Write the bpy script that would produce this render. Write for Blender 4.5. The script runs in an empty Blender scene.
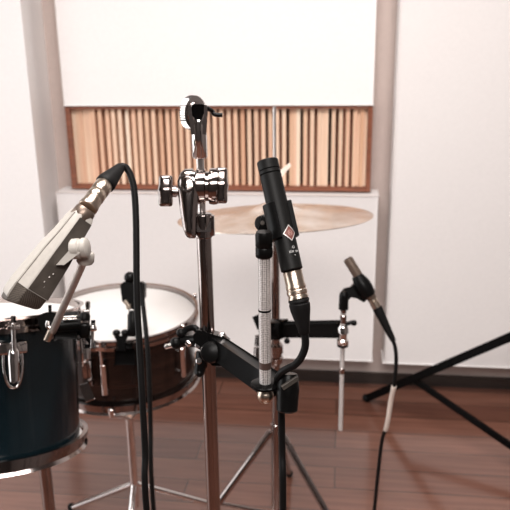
import bpy, bmesh, math, random
from mathutils import Vector, Matrix, Quaternion

SC = bpy.context.scene
COL = SC.collection
random.seed(7)

# ------------------------------------------------------------------ camera
H = 1.30
PITCH = math.radians(17.0)
ROLL = math.radians(0.8)
FPX = 720.0
fwd = Vector((0, math.cos(PITCH), -math.sin(PITCH)))
up0 = Vector((0, math.sin(PITCH), math.cos(PITCH)))
rt0 = Vector((1, 0, 0))
RT = rt0 * math.cos(ROLL) - up0 * math.sin(ROLL)
UP = up0 * math.cos(ROLL) + rt0 * math.sin(ROLL)
CAMLOC = Vector((0, 0, H))
cam = bpy.data.cameras.new('camera')
cam.sensor_width = 36.0
cam.lens = FPX * 36.0 / 510.0
cam.clip_start = 0.05
cam.dof.use_dof = True
cam.dof.focus_distance = 0.76
cam.dof.aperture_fstop = 12.0
co = bpy.data.objects.new('camera', cam)
M = Matrix(((RT.x, UP.x, -fwd.x, 0), (RT.y, UP.y, -fwd.y, 0), (RT.z, UP.z, -fwd.z, 0), (0, 0, 0, 1)))
co.matrix_world = Matrix.Translation(CAMLOC) @ M
COL.objects.link(co)
SC.camera = co

# ------------------------------------------------------------------ exposure / world
SC.view_settings.view_transform = 'Standard'
SC.view_settings.look = 'None'
SC.view_settings.gamma = 1.0
SC.view_settings.use_curve_mapping = False
SC.view_settings.exposure = 0.17
w = bpy.data.worlds.new('daylight'); SC.world = w; w.use_nodes = True
w.node_tree.nodes['Background'].inputs[0].default_value = (0.9, 0.95, 1.0, 1)
w.node_tree.nodes['Background'].inputs[1].default_value = 1.0

# room frame: back wall slightly turned to the camera, U along it, N into the room
TH = math.radians(7.0)
U = Vector((math.cos(TH), -math.sin(TH), 0))
N = Vector((-math.sin(TH), -math.cos(TH), 0))
O = Vector((0, 2.596, 0))
def W(u, v, z): return O + U * u + N * v + Vector((0, 0, z))

def area(name, loc, target, sx, sy, power, col):
    l = bpy.data.lights.new(name, 'AREA'); l.shape = 'RECTANGLE'; l.size = sx; l.size_y = sy
    l.energy = power; l.color = col
    o = bpy.data.objects.new(name, l); o.location = loc
    o.rotation_euler = (Vector(target) - Vector(loc)).to_track_quat('-Z', 'Y').to_euler()
    COL.objects.link(o); return o
area('added_side_fill', W(-2.05, 1.75, 1.22), W(0, 1.75, 1.22), 1.86, 2.1, 24, (1.0, 0.98, 0.97))  # unseen side lamp, added for left light and chrome reflections
area('added_softbox_fill', W(0.2, 1.75, 2.52), W(0.1, 1.6, 0), 1.5, 0.8, 56, (1.0, 0.95, 0.92))  # unseen overhead lamp, added to light the kit and wall
area('added_softbox_fill', W(0.5, 3.6, 2.52), W(0.2, 2.4, 0), 1.5, 0.8, 60, (1.0, 0.95, 0.92))  # second unseen lamp, added as fill from the front

# ------------------------------------------------------------------ pixel rays -> real places
def ray(px, py): return fwd + RT * ((px - 255) / FPX) + UP * ((255 - py) / FPX)
def P(px, py, d): return CAMLOC + ray(px, py) * d
def on_wall(px, py, v):
    r = ray(px, py); c = O + N * v
    t = (c - CAMLOC).dot(N) / r.dot(N); p = CAMLOC + r * t
    return (p - O).dot(U), p.z
def on_floor(px, py):
    r = ray(px, py); return CAMLOC + r * (-H / r.z)
def zat(x, y, py):
    """height of the point of the vertical line (x, y) seen at picture row py"""
    k = (255 - py) / FPX; lo, hi = -1.0, 2.6
    for _ in range(50):
        z = (lo + hi) / 2; q = Vector((x, y, z)) - CAMLOC
        if q.dot(UP) / q.dot(fwd) > k: hi = z
        else: lo = z
    return z
def V(x, y, z): return Vector((x, y, z))
Z = V(0, 0, 1)
def ortho(a):
    a = a.normalized()
    t = Z if abs(a.z) < 0.9 else V(1, 0, 0)
    x = (t - a * t.dot(a)).normalized()
    return x, a.cross(x)

# ------------------------------------------------------------------ materials
def mat(name, col, rough=0.5, metal=0.0, **k):
    m = bpy.data.materials.new(name); m.use_nodes = True
    b = m.node_tree.nodes['Principled BSDF']
    b.inputs['Base Color'].default_value = (*col, 1); b.inputs['Roughness'].default_value = rough
    b.inputs['Metallic'].default_value = metal
    for kk, vv in k.items(): b.inputs[kk].default_value = vv
    return m
def nodes(m): return m.node_tree.nodes, m.node_tree.links, m.node_tree.nodes['Principled BSDF']
def add_noise(m, scale, amt_col=0.0, bump=0.0, stretch=(1, 1, 1), dist=0.002, rough=0.0):
    n, l, b = nodes(m)
    tc = n.new('ShaderNodeTexCoord'); mp = n.new('ShaderNodeMapping'); mp.inputs['Scale'].default_value = stretch
    l.new(tc.outputs['Object'], mp.inputs[0])
    t = n.new('ShaderNodeTexNoise'); t.inputs['Scale'].default_value = scale; t.inputs['Detail'].default_value = 4
    l.new(mp.outputs[0], t.inputs['Vector'])
    if amt_col:
        c = b.inputs['Base Color'].default_value[:]
        r = n.new('ShaderNodeValToRGB')
        r.color_ramp.elements[0].position = 0.3; r.color_ramp.elements[1].position = 0.7
        r.color_ramp.elements[0].color = tuple(x * (1 - amt_col) for x in c[:3]) + (1,)
        r.color_ramp.elements[1].color = tuple(min(1, x * (1 + amt_col)) for x in c[:3]) + (1,)
        l.new(t.outputs['Fac'], r.inputs[0]); l.new(r.outputs[0], b.inputs['Base Color'])
    if bump:
        bp = n.new('ShaderNodeBump'); bp.inputs['Strength'].default_value = bump; bp.inputs['Distance'].default_value = dist
        l.new(t.outputs['Fac'], bp.inputs['Height']); l.new(bp.outputs[0], b.inputs['Normal'])
    if rough:
        mr = n.new('ShaderNodeMapRange'); r0 = b.inputs['Roughness'].default_value
        mr.inputs[3].default_value = max(0.02, r0 - rough); mr.inputs[4].default_value = r0 + rough
        l.new(t.outputs['Fac'], mr.inputs[0]); l.new(mr.outputs[0], b.inputs['Roughness'])
    return m

M_white = add_noise(mat('white_panel_paint', (0.84, 0.805, 0.79), 0.75), 90, 0.015, 0.08)
M_side = add_noise(mat('room_paint', (0.16, 0.14, 0.133), 0.8), 60, 0.02, 0.05)
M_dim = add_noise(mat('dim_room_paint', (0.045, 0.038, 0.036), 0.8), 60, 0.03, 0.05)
M_taupe = add_noise(mat('taupe_wall_paint', (0.58, 0.48, 0.44), 0.8), 50, 0.03, 0.05)
M_base = add_noise(mat('dark_skirting_wood', (0.035, 0.024, 0.02), 0.45), 20, 0.2, 0.0, (1, 1, 8))
M_chrome = add_noise(mat('chrome', (0.80, 0.76, 0.745), 0.10, 1.0), 30, 0.04, 0, rough=0.03)
M_nickel = add_noise(mat('dark_chrome', (0.36, 0.315, 0.30), 0.12, 1.0), 25, 0.06, 0, rough=0.04)
M_steel = add_noise(mat('brushed_steel', (0.72, 0.68, 0.66), 0.32, 1.0), 60, 0.08, 0)
M_blackmetal = add_noise(mat('black_painted_metal', (0.003, 0.0028, 0.0028), 0.24, **{'Specular IOR Level': 0.08}), 70, 0.15, 0.02)
M_mic = add_noise(mat('matte_black_microphone_finish', (0.008, 0.0077, 0.0075), 0.45, **{'Specular IOR Level': 0.14}), 900, 0.2, 0.04, dist=0.0002)
M_plastic = add_noise(mat('black_plastic', (0.0035, 0.0033, 0.0033), 0.33, **{'Specular IOR Level': 0.14}), 120, 0.15, 0.02)
M_rubber = add_noise(mat('black_rubber', (0.006, 0.0055, 0.0055), 0.55, **{'Specular IOR Level': 0.14}), 150, 0.1, 0.02)
M_cable = add_noise(mat('black_cable_jacket', (0.006, 0.0055, 0.0055), 0.45, **{'Specular IOR Level': 0.14}), 200, 0.1, 0.03)
M_cream = add_noise(mat('pale_grey_enamel', (0.40, 0.37, 0.335), 0.45), 200, 0.05, 0.02, dist=0.0004)
M_greybrown = add_noise(mat('grey_brown_metal_and_shade', (0.060, 0.050, 0.042), 0.42, 0.0, **{'Specular IOR Level': 0.25}), 80, 0.18, 0.03, dist=0.0005)  # metal colour, also the painted shade on the grey microphone's side
M_champ = add_noise(mat('champagne_metal', (0.60, 0.50, 0.41), 0.28, 1.0), 80, 0.08, 0)
M_rodpale = add_noise(mat('pale_nickel_rod', (0.60, 0.55, 0.51), 0.35, 0.5), 60, 0.06, 0)
M_brown = add_noise(mat('dark_brown_ring', (0.075, 0.045, 0.038), 0.4), 60, 0.1, 0)
M_bronze = add_noise(mat('brown_nickel_microphone_finish', (0.20, 0.15, 0.12), 0.35, 0.7), 120, 0.1, 0.02)
M_head = add_noise(mat('coated_white_drum_skin', (0.74, 0.72, 0.70), 0.5), 14, 0.03, 0.02)
M_red = add_noise(mat('red_badge_enamel', (0.16, 0.055, 0.045), 0.45), 300, 0.1, 0)
M_silver = add_noise(mat('silver_badge', (0.60, 0.56, 0.54), 0.4, 0.3), 200, 0.05, 0)
M_print = mat('white_print', (0.55, 0.54, 0.53), 0.6)
M_tape = add_noise(mat('pale_tape_and_lit_wing', (0.72, 0.62, 0.55), 0.6), 100, 0.06, 0.05)
M_frame = add_noise(mat('red_brown_frame_wood', (0.23, 0.078, 0.042), 0.45), 25, 0.25, 0.02, (1, 1, 6))
M_white2 = add_noise(mat('window_frame_paint', (0.8, 0.8, 0.78), 0.5), 40, 0.02, 0)

def mk_floor():
    m = mat('glossy_red_brown_planks', (0.2, 0.08, 0.05), 0.16); n, l, b = nodes(m)
    b.inputs['IOR'].default_value = 1.75
    tc = n.new('ShaderNodeTexCoord'); mp = n.new('ShaderNodeMapping'); mp.inputs['Rotation'].default_value = (0, 0, TH)
    l.new(tc.outputs['Object'], mp.inputs[0])
    br = n.new('ShaderNodeTexBrick'); br.offset = 0.37
    for i, v in ((4, 1.0), (5, 0.004)): br.inputs[i].default_value = v
    br.inputs['Scale'].default_value = 1.0; br.inputs['Brick Width'].default_value = 1.2; br.inputs['Row Height'].default_value = 0.11
    br.inputs['Mortar Size'].default_value = 0.0015
    br.inputs['Color1'].default_value = (0.20, 0.088, 0.060, 1); br.inputs['Color2'].default_value = (0.125, 0.052, 0.036, 1)
    br.inputs['Mortar'].default_value = (0.03, 0.015, 0.01, 1)
    l.new(mp.outputs[0], br.inputs['Vector'])
    mp2 = n.new('ShaderNodeMapping'); mp2.inputs['Scale'].default_value = (1, 14, 1); l.new(mp.outputs[0], mp2.inputs[0])
    t = n.new('ShaderNodeTexNoise'); t.inputs['Scale'].default_value = 4; t.inputs['Detail'].default_value = 6
    l.new(mp2.outputs[0], t.inputs['Vector'])
    mx = n.new('ShaderNodeMix'); mx.data_type = 'RGBA'; mx.blend_type = 'OVERLAY'; mx.inputs[0].default_value = 0.5
    l.new(br.outputs['Color'], mx.inputs[6]); l.new(t.outputs['Fac'], mx.inputs[7]); l.new(mx.outputs[2], b.inputs['Base Color'])
    return m
M_floor = mk_floor()

def mk_slat():
    m = mat('oiled_pine_strips', (0.6, 0.4, 0.28), 0.5); n, l, b = nodes(m)
    g = n.new('ShaderNodeNewGeometry'); r = n.new('ShaderNodeValToRGB')
    e = r.color_ramp.elements
    e[0].position = 0; e[0].color = (0.70, 0.42, 0.28, 1); e[1].position = 1; e[1].color = (0.90, 0.74, 0.58, 1)
    for p, c in ((0.3, (0.82, 0.55, 0.39, 1)), (0.6, (0.86, 0.64, 0.48, 1)), (0.8, (0.66, 0.38, 0.24, 1))):
        x = e.new(p); x.color = c
    l.new(g.outputs['Random Per Island'], r.inputs[0])
    tc = n.new('ShaderNodeTexCoord'); mp = n.new('ShaderNodeMapping'); mp.inputs['Scale'].default_value = (40, 40, 2.5)
    l.new(tc.outputs['Object'], mp.inputs[0])
    t = n.new('ShaderNodeTexNoise'); t.inputs['Scale'].default_value = 2; t.inputs['Detail'].default_value = 5; l.new(mp.outputs[0], t.inputs['Vector'])
    mx = n.new('ShaderNodeMix'); mx.data_type = 'RGBA'; mx.blend_type = 'OVERLAY'; mx.inputs[0].default_value = 0.3
    l.new(r.outputs[0], mx.inputs[6]); l.new(t.outputs['Fac'], mx.inputs[7]); l.new(mx.outputs[2], b.inputs['Base Color'])
    return m
M_slat = mk_slat()
M_slat2 = add_noise(mat('orange_brown_shaded_strips', (0.21, 0.088, 0.048), 0.6), 12, 0.25, 0, (10, 10, 1))  # recessed strips of the same wood, well shade darkened into the colour
M_well = add_noise(mat('shaded_well_wood', (0.045, 0.020, 0.014), 0.6), 12, 0.25, 0, (10, 10, 1))  # back board, the dark of the gaps put into its colour

def mk_macassar():
    m = mat('dark_striped_veneer', (0.05, 0.03, 0.02), 0.18); n, l, b = nodes(m)
    tc = n.new('ShaderNodeTexCoord'); mp = n.new('ShaderNodeMapping'); mp.inputs['Scale'].default_value = (2, 2, 60)
    l.new(tc.outputs['Object'], mp.inputs[0])
    t = n.new('ShaderNodeTexNoise'); t.inputs['Scale'].default_value = 1.6; t.inputs['Detail'].default_value = 5; l.new(mp.outputs[0], t.inputs['Vector'])
    r = n.new('ShaderNodeValToRGB'); r.color_ramp.elements[0].position = 0.38; r.color_ramp.elements[1].position = 0.68
    r.color_ramp.elements[0].color = (0.006, 0.004, 0.0035, 1); r.color_ramp.elements[1].color = (0.030, 0.014, 0.010, 1)
    l.new(t.outputs['Fac'], r.inputs[0]); l.new(r.outputs[0], b.inputs['Base Color'])
    return m
M_shell = mk_macassar()
M_teal = add_noise(mat('dark_teal_lacquer', (0.003, 0.0075, 0.010), 0.16), 9, 0.5, 0)

def mk_mesh_grille(name, c0, c1, scale, metal=0.8):
    m = mat(name, c0, 0.45, metal); n, l, b = nodes(m)
    tc = n.new('ShaderNodeTexCoord')
    t = n.new('ShaderNodeTexVoronoi'); t.inputs['Scale'].default_value = scale; t.inputs['Randomness'].default_value = 0.15
    l.new(tc.outputs['Object'], t.inputs['Vector'])
    r = n.new('ShaderNodeValToRGB'); r.color_ramp.elements[0].position = 0.25; r.color_ramp.elements[1].position = 0.6
    r.color_ramp.elements[0].color = (*c0, 1); r.color_ramp.elements[1].color = (*c1, 1)
    l.new(t.outputs['Distance'], r.inputs[0]); l.new(r.outputs[0], b.inputs['Base Color'])
    bp = n.new('ShaderNodeBump'); bp.inputs['Strength'].default_value = 0.6; bp.inputs['Distance'].default_value = 0.0006
    l.new(t.outputs['Distance'], bp.inputs['Height']); l.new(bp.outputs[0], b.inputs['Normal'])
    return m
M_grille = mk_mesh_grille('woven_grille_mesh', (0.012, 0.010, 0.008), (0.15, 0.125, 0.105), 1100)
M_knurl = mk_mesh_grille('knurled_steel', (0.20, 0.18, 0.17), (0.80, 0.76, 0.74), 520, 0.35)

def mk_cymbal():
    m = mat('hammered_bronze', (0.86, 0.69, 0.53), 0.24, 1.0); n, l, b = nodes(m)
    tc = n.new('ShaderNodeTexCoord')
    t = n.new('ShaderNodeTexNoise'); t.inputs['Scale'].default_value = 16; t.inputs['Detail'].default_value = 3
    l.new(tc.outputs['Object'], t.inputs['Vector'])
    wv = n.new('ShaderNodeTexWave'); wv.wave_type = 'RINGS'; wv.rings_direction = 'Z'; wv.inputs['Scale'].default_value = 90
    wv.inputs['Distortion'].default_value = 0.4
    l.new(tc.outputs['Object'], wv.inputs['Vector'])
    r = n.new('ShaderNodeValToRGB'); r.color_ramp.elements[0].position = 0.3; r.color_ramp.elements[1].position = 0.75
    r.color_ramp.elements[0].color = (0.70, 0.52, 0.39, 1); r.color_ramp.elements[1].color = (1.0, 0.96, 0.91, 1)
    l.new(t.outputs['Fac'], r.inputs[0]); l.new(r.outputs[0], b.inputs['Base Color'])
    ad = n.new('ShaderNodeMath'); ad.operation = 'MULTIPLY_ADD'; ad.inputs[1].default_value = 0.25
    l.new(wv.outputs['Fac'], ad.inputs[0]); l.new(t.outputs['Fac'], ad.inputs[2])
    bp = n.new('ShaderNodeBump'); bp.inputs['Strength'].default_value = 0.25; bp.inputs['Distance'].default_value = 0.006
    l.new(ad.outputs[0], bp.inputs['Height']); l.new(bp.outputs[0], b.inputs['Normal'])
    return m
M_cymbal = mk_cymbal()

# ------------------------------------------------------------------ mesh helpers
def obj(name, bm, m, parent=None, ang=38, label=None):
    for f in bm.faces: f.smooth = True
    bmesh.ops.recalc_face_normals(bm, faces=bm.faces[:])
    lim = math.radians(ang)
    for e in bm.edges:
        if len(e.link_faces) == 2 and e.calc_face_angle(0) > lim: e.smooth = False
    off = V(0, 0, 0); p = parent
    while p is not None: off += p.location; p = p.parent
    bm.transform(Matrix.Translation(-off))
    me = bpy.data.meshes.new(name); bm.to_mesh(me); bm.free()
    if m: me.materials.append(m)
    o = bpy.data.objects.new(name, me); COL.objects.link(o); o.parent = parent
    if label: o['label'] = label
    return o
def thing(name, label, cat, loc, group=None):
    o = bpy.data.objects.new(name, None); o.empty_display_size = 0.02; o.location = loc; COL.objects.link(o)
    o['label'] = label; o['category'] = cat; o['kind'] = 'thing'
    if group: o['group'] = group
    return o
def tag(o, label, cat, group=None):
    o['label'] = label; o['category'] = cat; o['kind'] = 'thing'
    if group: o['group'] = group
    return o
def struct(name, bm, m):
    o = obj(name, bm, m, None, 30); o['kind'] = 'structure'; return o
def nb(): return bmesh.new()

def lathe(bm, o, axis, prof, seg=32, xdir=None, a0=0.0, a1=None, closed_profile=False):
    """prof: list of (t along axis, radius)"""
    a = axis.normalized()
    if xdir is None: x, y = ortho(a)
    else:
        x = (xdir - a * xdir.dot(a)).normalized(); y = a.cross(x)
    full = a1 is None
    cnt = seg if full else seg + 1
    rings = []
    for t, r in prof:
        if r < 1e-7:
            rings.append([bm.verts.new(o + a * t)]); continue
        rg = []
        for i in range(cnt):
            th = 2 * math.pi * i / seg if full else a0 + (a1 - a0) * i / seg
            rg.append(bm.verts.new(o + a * t + x * (r * math.cos(th)) + y * (r * math.sin(th))))
        rings.append(rg)
    pairs = list(zip(rings[:-1], rings[1:]))
    if closed_profile: pairs.append((rings[-1], rings[0]))
    for A, B in pairs:
        nseg = seg
        for i in range(nseg):
            j = (i + 1) % cnt if full else i + 1
            if len(A) == 1 and len(B) == 1: break
            if len(A) == 1: bm.faces.new((A[0], B[j], B[i]))
            elif len(B) == 1: bm.faces.new((A[i], A[j], B[0]))
            else: bm.faces.new((A[i], A[j], B[j], B[i]))
    if closed_profile and not full:
        bm.faces.new([r[0] for r in rings]); bm.faces.new([r[-1] for r in rings][::-1])
    return bm
def cyl(bm, p0, p1, r0, r1=None, seg=28, ch=None):
    if r1 is None: r1 = r0
    a = p1 - p0; L = a.length
    if ch is None: ch = min(r0, r1, L * 0.5) * 0.15
    return lathe(bm, p0, a, [(0, 0), (0, r0 - ch), (ch, r0), (L - ch, r1), (L, r1 - ch), (L, 0)], seg)
def ball(bm, c, r, axis=Z, sq=1.0, seg=20):
    n = 10
    return lathe(bm, c, axis, [(-r * sq * math.cos(math.pi * i / n), r * math.sin(math.pi * i / n)) for i in range(n + 1)], seg)
def box(bm, c, ax, ay, az, sx, sy, sz, bev=0.0):
    t = bmesh.new(); ax, ay, az = ax.normalized(), ay.normalized(), az.normalized()
    bmesh.ops.create_cube(t, size=1.0)
    m = Matrix(((ax.x * sx, ay.x * sy, az.x * sz, c.x), (ax.y * sx, ay.y * sy, az.y * sz, c.y), (ax.z * sx, ay.z * sy, az.z * sz, c.z), (0, 0, 0, 1)))
    t.transform(m)
    if bev: bmesh.ops.bevel(t, geom=t.edges[:], offset=bev, segments=2, affect='EDGES', profile=0.6)
    me = bpy.data.meshes.new('tmp'); t.to_mesh(me); t.free(); bm.from_mesh(me); bpy.data.meshes.remove(me)
    return bm
def bar(bm, p0, p1, wdir, w_, h_, bev=0.0):
    a = p1 - p0; x = (wdir - a.normalized() * wdir.dot(a.normalized())).normalized(); y = a.normalized().cross(x)
    return box(bm, (p0 + p1) / 2, x, y, a, w_, h_, a.length, bev)
def smooth_path(pts, k=8):
    out = []; n = len(pts)
    for i in range(n - 1):
        p0 = pts[max(i - 1, 0)]; p1 = pts[i]; p2 = pts[i + 1]; p3 = pts[min(i + 2, n - 1)]
        for j in range(k):
            t = j / k
            out.append(0.5 * ((2 * p1) + (p2 - p0) * t + (2 * p0 - 5 * p1 + 4 * p2 - p3) * t * t + (3 * p1 - p0 - 3 * p2 + p3) * t ** 3))
    out.append(pts[-1]); return out
def sweep(bm, pts, r, seg=14, k=8, caps=True):
    pts = smooth_path(pts, k) if k > 1 else pts
    n = len(pts); rad = r if callable(r) else (lambda s: r)
    tg = [(pts[min(i + 1, n - 1)] - pts[max(i - 1, 0)]).normalized() for i in range(n)]
    x, y = ortho(tg[0]); rings = []
    for i in range(n):
        if i: x = (x - tg[i] * x.dot(tg[i])).normalized()
        y = tg[i].cross(x); rr = rad(i / (n - 1))
        rings.append([bm.verts.new(pts[i] + x * (rr * math.cos(2 * math.pi * q / seg)) + y * (rr * math.sin(2 * math.pi * q / seg))) for q in range(seg)])
    for A, B in zip(rings[:-1], rings[1:]):
        for q in range(seg): bm.faces.new((A[q], A[(q + 1) % seg], B[(q + 1) % seg], B[q]))
    if caps: bm.faces.new(rings[0][::-1]); bm.faces.new(rings[-1])
    return bm
def loft(bm, rings_pts):
    rings = [[bm.verts.new(p) for p in r] for r in rings_pts]; n = len(rings[0])
    for A, B in zip(rings[:-1], rings[1:]):
        for q in range(n): bm.faces.new((A[q], A[(q + 1) % n], B[(q + 1) % n], B[q]))
    bm.faces.new(rings[0][::-1]); bm.faces.new(rings[-1])
    return bm
def prism(bm, pts, depth_vec):
    a = [bm.verts.new(p) for p in pts]; b = [bm.verts.new(p + depth_vec) for p in pts]; n = len(pts)
    bm.faces.new(a[::-1]); bm.faces.new(b)
    for i in range(n): bm.faces.new((a[i], a[(i + 1) % n], b[(i + 1) % n], b[i]))
    return bm
def bevel_all(bm, off, seg=2, ang=30):
    es = [e for e in bm.edges if len(e.link_faces) == 2 and e.calc_face_angle(0) > math.radians(ang)]
    bmesh.ops.bevel(bm, geom=es, offset=off, segments=seg, affect='EDGES', profile=0.5); return bm
def wbox(u0, u1, v0, v1, z0, z1, bev=0.0, bm=None):
    bm = bm or nb()
    return box(bm, W((u0 + u1) / 2, (v0 + v1) / 2, (z0 + z1) / 2), U, N, Z, u1 - u0, abs(v1 - v0), z1 - z0, bev)

# ------------------------------------------------------------------ the room
RU0, RU1, RV1, RZ = -2.2, 2.2, 4.6, 2.6
struct('floor', wbox(RU0 - .1, RU1 + .1, -.1, RV1 + .1, -0.08, 0), M_floor)
struct('ceiling', wbox(RU0 - .1, RU1 + .1, -.1, RV1 + .1, RZ, RZ + .08), M_side)
struct('wall_back', wbox(RU0 - .1, RU1 + .1, -.1, 0, 0, RZ), M_taupe)
struct('wall_east', wbox(RU1, RU1 + .1, 0, RV1, 0, RZ), M_side)
struct('wall_front', wbox(RU0 - .1, RU1 + .1, RV1, RV1 + .1, 0, RZ), M_dim)
bm = nb()                                                   # side wall, opening left for the added window
wbox(RU0 - .1, RU0, 0, 0.75, 0, RZ, 0, bm); wbox(RU0 - .1, RU0, 2.75, RV1, 0, RZ, 0, bm)
wbox(RU0 - .1, RU0, 0.75, 2.75, 0, 0.12, 0, bm); wbox(RU0 - .1, RU0, 0.75, 2.75, 2.3, RZ, 0, bm)
struct('wall_west', bm, M_side)
bm = nb()
for v0, v1, z0, z1 in ((.75, .81, .12, 2.3), (2.69, 2.75, .12, 2.3), (.81, 2.69, .12, .18), (.81, 2.69, 2.24, 2.3), (1.72, 1.78, .18, 2.24)):
    wbox(RU0 - .09, RU0 - .03, v0, v1, z0, z1, .004, bm)
struct('added_window_1', bm, M_white2)  # unseen window frame, added round the side lamp
bh = on_wall(300, 369, 0)[1]
struct('baseboard_back', wbox(RU0, RU1, 0, .016, 0, bh, .003), M_base)

PV = 0.13                                                    # how far the white wall panels stand off
uL = on_wall(57, 200, PV)[0]; uR = on_wall(377, 225, PV)[0]
zt = on_wall(220, 194.5, PV)[1]; zb = on_wall(290, 358, PV)[1]
struct('wall_lower', wbox(uL, uR, .02, PV, zb, zt, .004), M_white)
ul2 = on_wall(46, 200, PV)[0]
struct('wall_left', wbox(RU0, ul2, .0, PV + .04, zb, RZ, .006), M_white)
ur2 = on_wall(390, 225, PV)[0]
struct('wall_right', wbox(ur2, RU1, .02, PV, on_wall(430, 364.5, PV)[1], RZ, .006), M_white)

# ------------------------------------------------------------------ wooden slat diffuser on the back wall
SV = 0.085
u0 = on_wall(67, 130, SV)[0]; u1 = on_wall(371.5, 150, SV)[0]
zb1 = on_wall(220, 190, SV)[1]; zt1 = on_wall(220, 106, SV)[1]
sp = thing('slat_diffuser', 'wide wooden slat diffuser with red-brown frame hanging on the wall', 'acoustic panel', W((u0 + u1) / 2, 0, zb1))
fw = 0.016
bm = nb()
wbox(u0, u0 + fw, 0, SV, zb1, zt1, .002, bm); wbox(u1 - fw, u1, 0, SV, zb1, zt1, .002, bm)
wbox(u0 + fw, u1 - fw, 0, SV, zb1, zb1 + fw, .002, bm); wbox(u0 + fw, u1 - fw, 0, SV, zt1 - fw * .6, zt1, .002, bm)
obj('frame', bm, M_frame, sp)
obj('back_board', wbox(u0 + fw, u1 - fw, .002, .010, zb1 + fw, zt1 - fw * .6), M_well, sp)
rs = random.Random(11)
nf = 43; pitch = (u1 - u0 - 2 * fw) / nf; bf = nb(); bw = nb()
wells = [.070, .066, .072, .058, .045, .03, .05, .022, .05, .012, .05, .03, .03, .0, .03, .012, .06, .045, .02, .03, .0, .06,
         .058, .05, .035, .01, .01, .06, .01, .02, .045, .0, .07, .01, .05, .05, .07, .005, .02, .06, .04, .068, .07, .07]
for i in range(nf):
    a = u0 + fw + i * pitch
    dv = rs.choice((0, 0, .004, .008))
    wbox(a, a + pitch * .54, .011, SV - .012 - dv, zb1 + fw, zt1 - fw * .6, .001, bf)
    fill = wells[i % len(wells)]
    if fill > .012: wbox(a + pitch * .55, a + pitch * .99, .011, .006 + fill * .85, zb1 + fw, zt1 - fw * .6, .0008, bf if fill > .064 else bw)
obj('slats', bf, M_slat, sp)
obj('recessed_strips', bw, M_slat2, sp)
# white wall face above the diffuser
struct('wall_upper', wbox(u0, u1, .0, .090, zt1 + .002, RZ, .004), M_white)

# unseen ceiling softbox frames, added with the lamps that light the room
for k, (uu, vv) in enumerate(((0.2, 1.75), (0.5, 3.6))):
    bm = nb()
    for a, b, c, d in ((-.8, -.76, -.45, .45), (.76, .8, -.45, .45), (-.76, .76, -.45, -.41), (-.76, .76, .41, .45)):
        wbox(uu + a, uu + b, vv + c, vv + d, RZ - .07, RZ, .003, bm)
    o = obj('added_ceiling_softbox', bm, M_white2)
    tag(o, ('added unseen white softbox frame over the drum kit' if k == 0 else 'added unseen white softbox frame over the front of the room'), 'ceiling light')

# ------------------------------------------------------------------ drums
def drum(root, C, n, R, depth, xd, hoop_h=.024, nlug=8, lug0=0.0, shell_mat=None, lug_kind='tube', hoop_mat=None, skip=()):
    """C: centre of the batter head, n: its normal, xd: reference direction for the lugs"""
    n = n.normalized(); x = (xd - n * xd.dot(n)).normalized(); y = n.cross(x)
    hm = hoop_mat or M_chrome
    rs_ = R - .014
    obj('shell', lathe(nb(), C - n * depth, n, [(0, rs_ - .006), (0, rs_), (depth - .004, rs_), (depth - .004, rs_ - .006)], 72, x, closed_profile=True), shell_mat, root)
    obj('drum_head', lathe(nb(), C, n, [(0.001, 0), (0.001, R - .016), (-.002, R - .009), (-.008, R - .0085), (-.008, rs_ - .004), (-.004, 0)], 72, x), M_head, root)
    obj('bottom_head', lathe(nb(), C - n * depth, n, [(-.001, 0), (-.001, R - .016), (.004, R - .009), (.004, 0)], 64, x), M_head, root)
    def hoop(t0, t1, flip):
        p = [(t0, R - .0075), (t0, R - .001), (t0 + (t1 - t0) * .2, R - .0055), (t0 + (t1 - t0) * .62, R - .0055), (t0 + (t1 - t0) * .66, R + .0), (t1, R + .0), (t1, R - .0075)]
        return lathe(nb(), C if not flip else C - n * depth, n, p, 80, x, closed_profile=True)
    obj('hoop', hoop(.010, .010 - hoop_h, False), hm, root)
    obj('hoop', hoop(-.010, -.010 + hoop_h, True), hm, root)
    for i in range(nlug):
        if i in skip: continue
        th = lug0 + 2 * math.pi * i / nlug
        d = x * math.cos(th) + y * math.sin(th); tan = n.cross(d)
        b0 = C + d * (R + .0015)
        bm = nb()
        if lug_kind == 'tube':
            c0 = C + d * (rs_ + .002)
            zc = -.036
            for s in ((0,) if depth > .18 else (0,)):
                box(bm, c0 + n * zc + d * .006, d, tan, n, .014, .042, .019, .004)
                lathe(bm, c0 + n * (zc - .052) + d * .012, n, [(0, 0), (.0, .004), (.003, .0075), (.03, .0085), (.048, .0085), (.052, .006), (.052, 0)], 20)
            lugo = obj('lug', bm, M_chrome, root)
            cl = nb()
            lp = [c0 + n * (zc - .004) + d * .004 - tan * .013, c0 + n * (zc - .035) + d * .006 - tan * .013, c0 + n * (zc - .058) + d * .006 - tan * .006,
                  c0 + n * (zc - .058) + d * .006 + tan * .006, c0 + n * (zc - .035) + d * .006 + tan * .013, c0 + n * (zc - .004) + d * .004 + tan * .013]
            obj('lug_loop', sweep(cl, lp, .0022, 10, 5), M_chrome, lugo)
        else:
            c0 = C + d * rs_
            L0, L1 = -.045, -(depth - .045)
            cyl(bm, c0 + n * L0 + d * .013, c0 + n * L1 + d * .013, .0072, seg=16)
            for q in (L0 - .012, L1 + .012): cyl(bm, c0 + n * q - d * .001, c0 + n * q + d * .012, .004, seg=12)
            obj('lug', bm, M_chrome, root)
        # tension rod with its claw
        tr = nb()
        cyl(tr, b0 + n * .004 + d * .004, b0 - n * .050 + d * .004, .0032, seg=12)
        cyl(tr, b0 + n * .014 + d * .004, b0 + n * .002 + d * .004, .0042, seg=6)
        box(tr, b0 - n * .004 + d * .001, d, tan, n, .012, .018, .006, .001)
        obj('tension_rod', tr, M_chrome, root)

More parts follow.
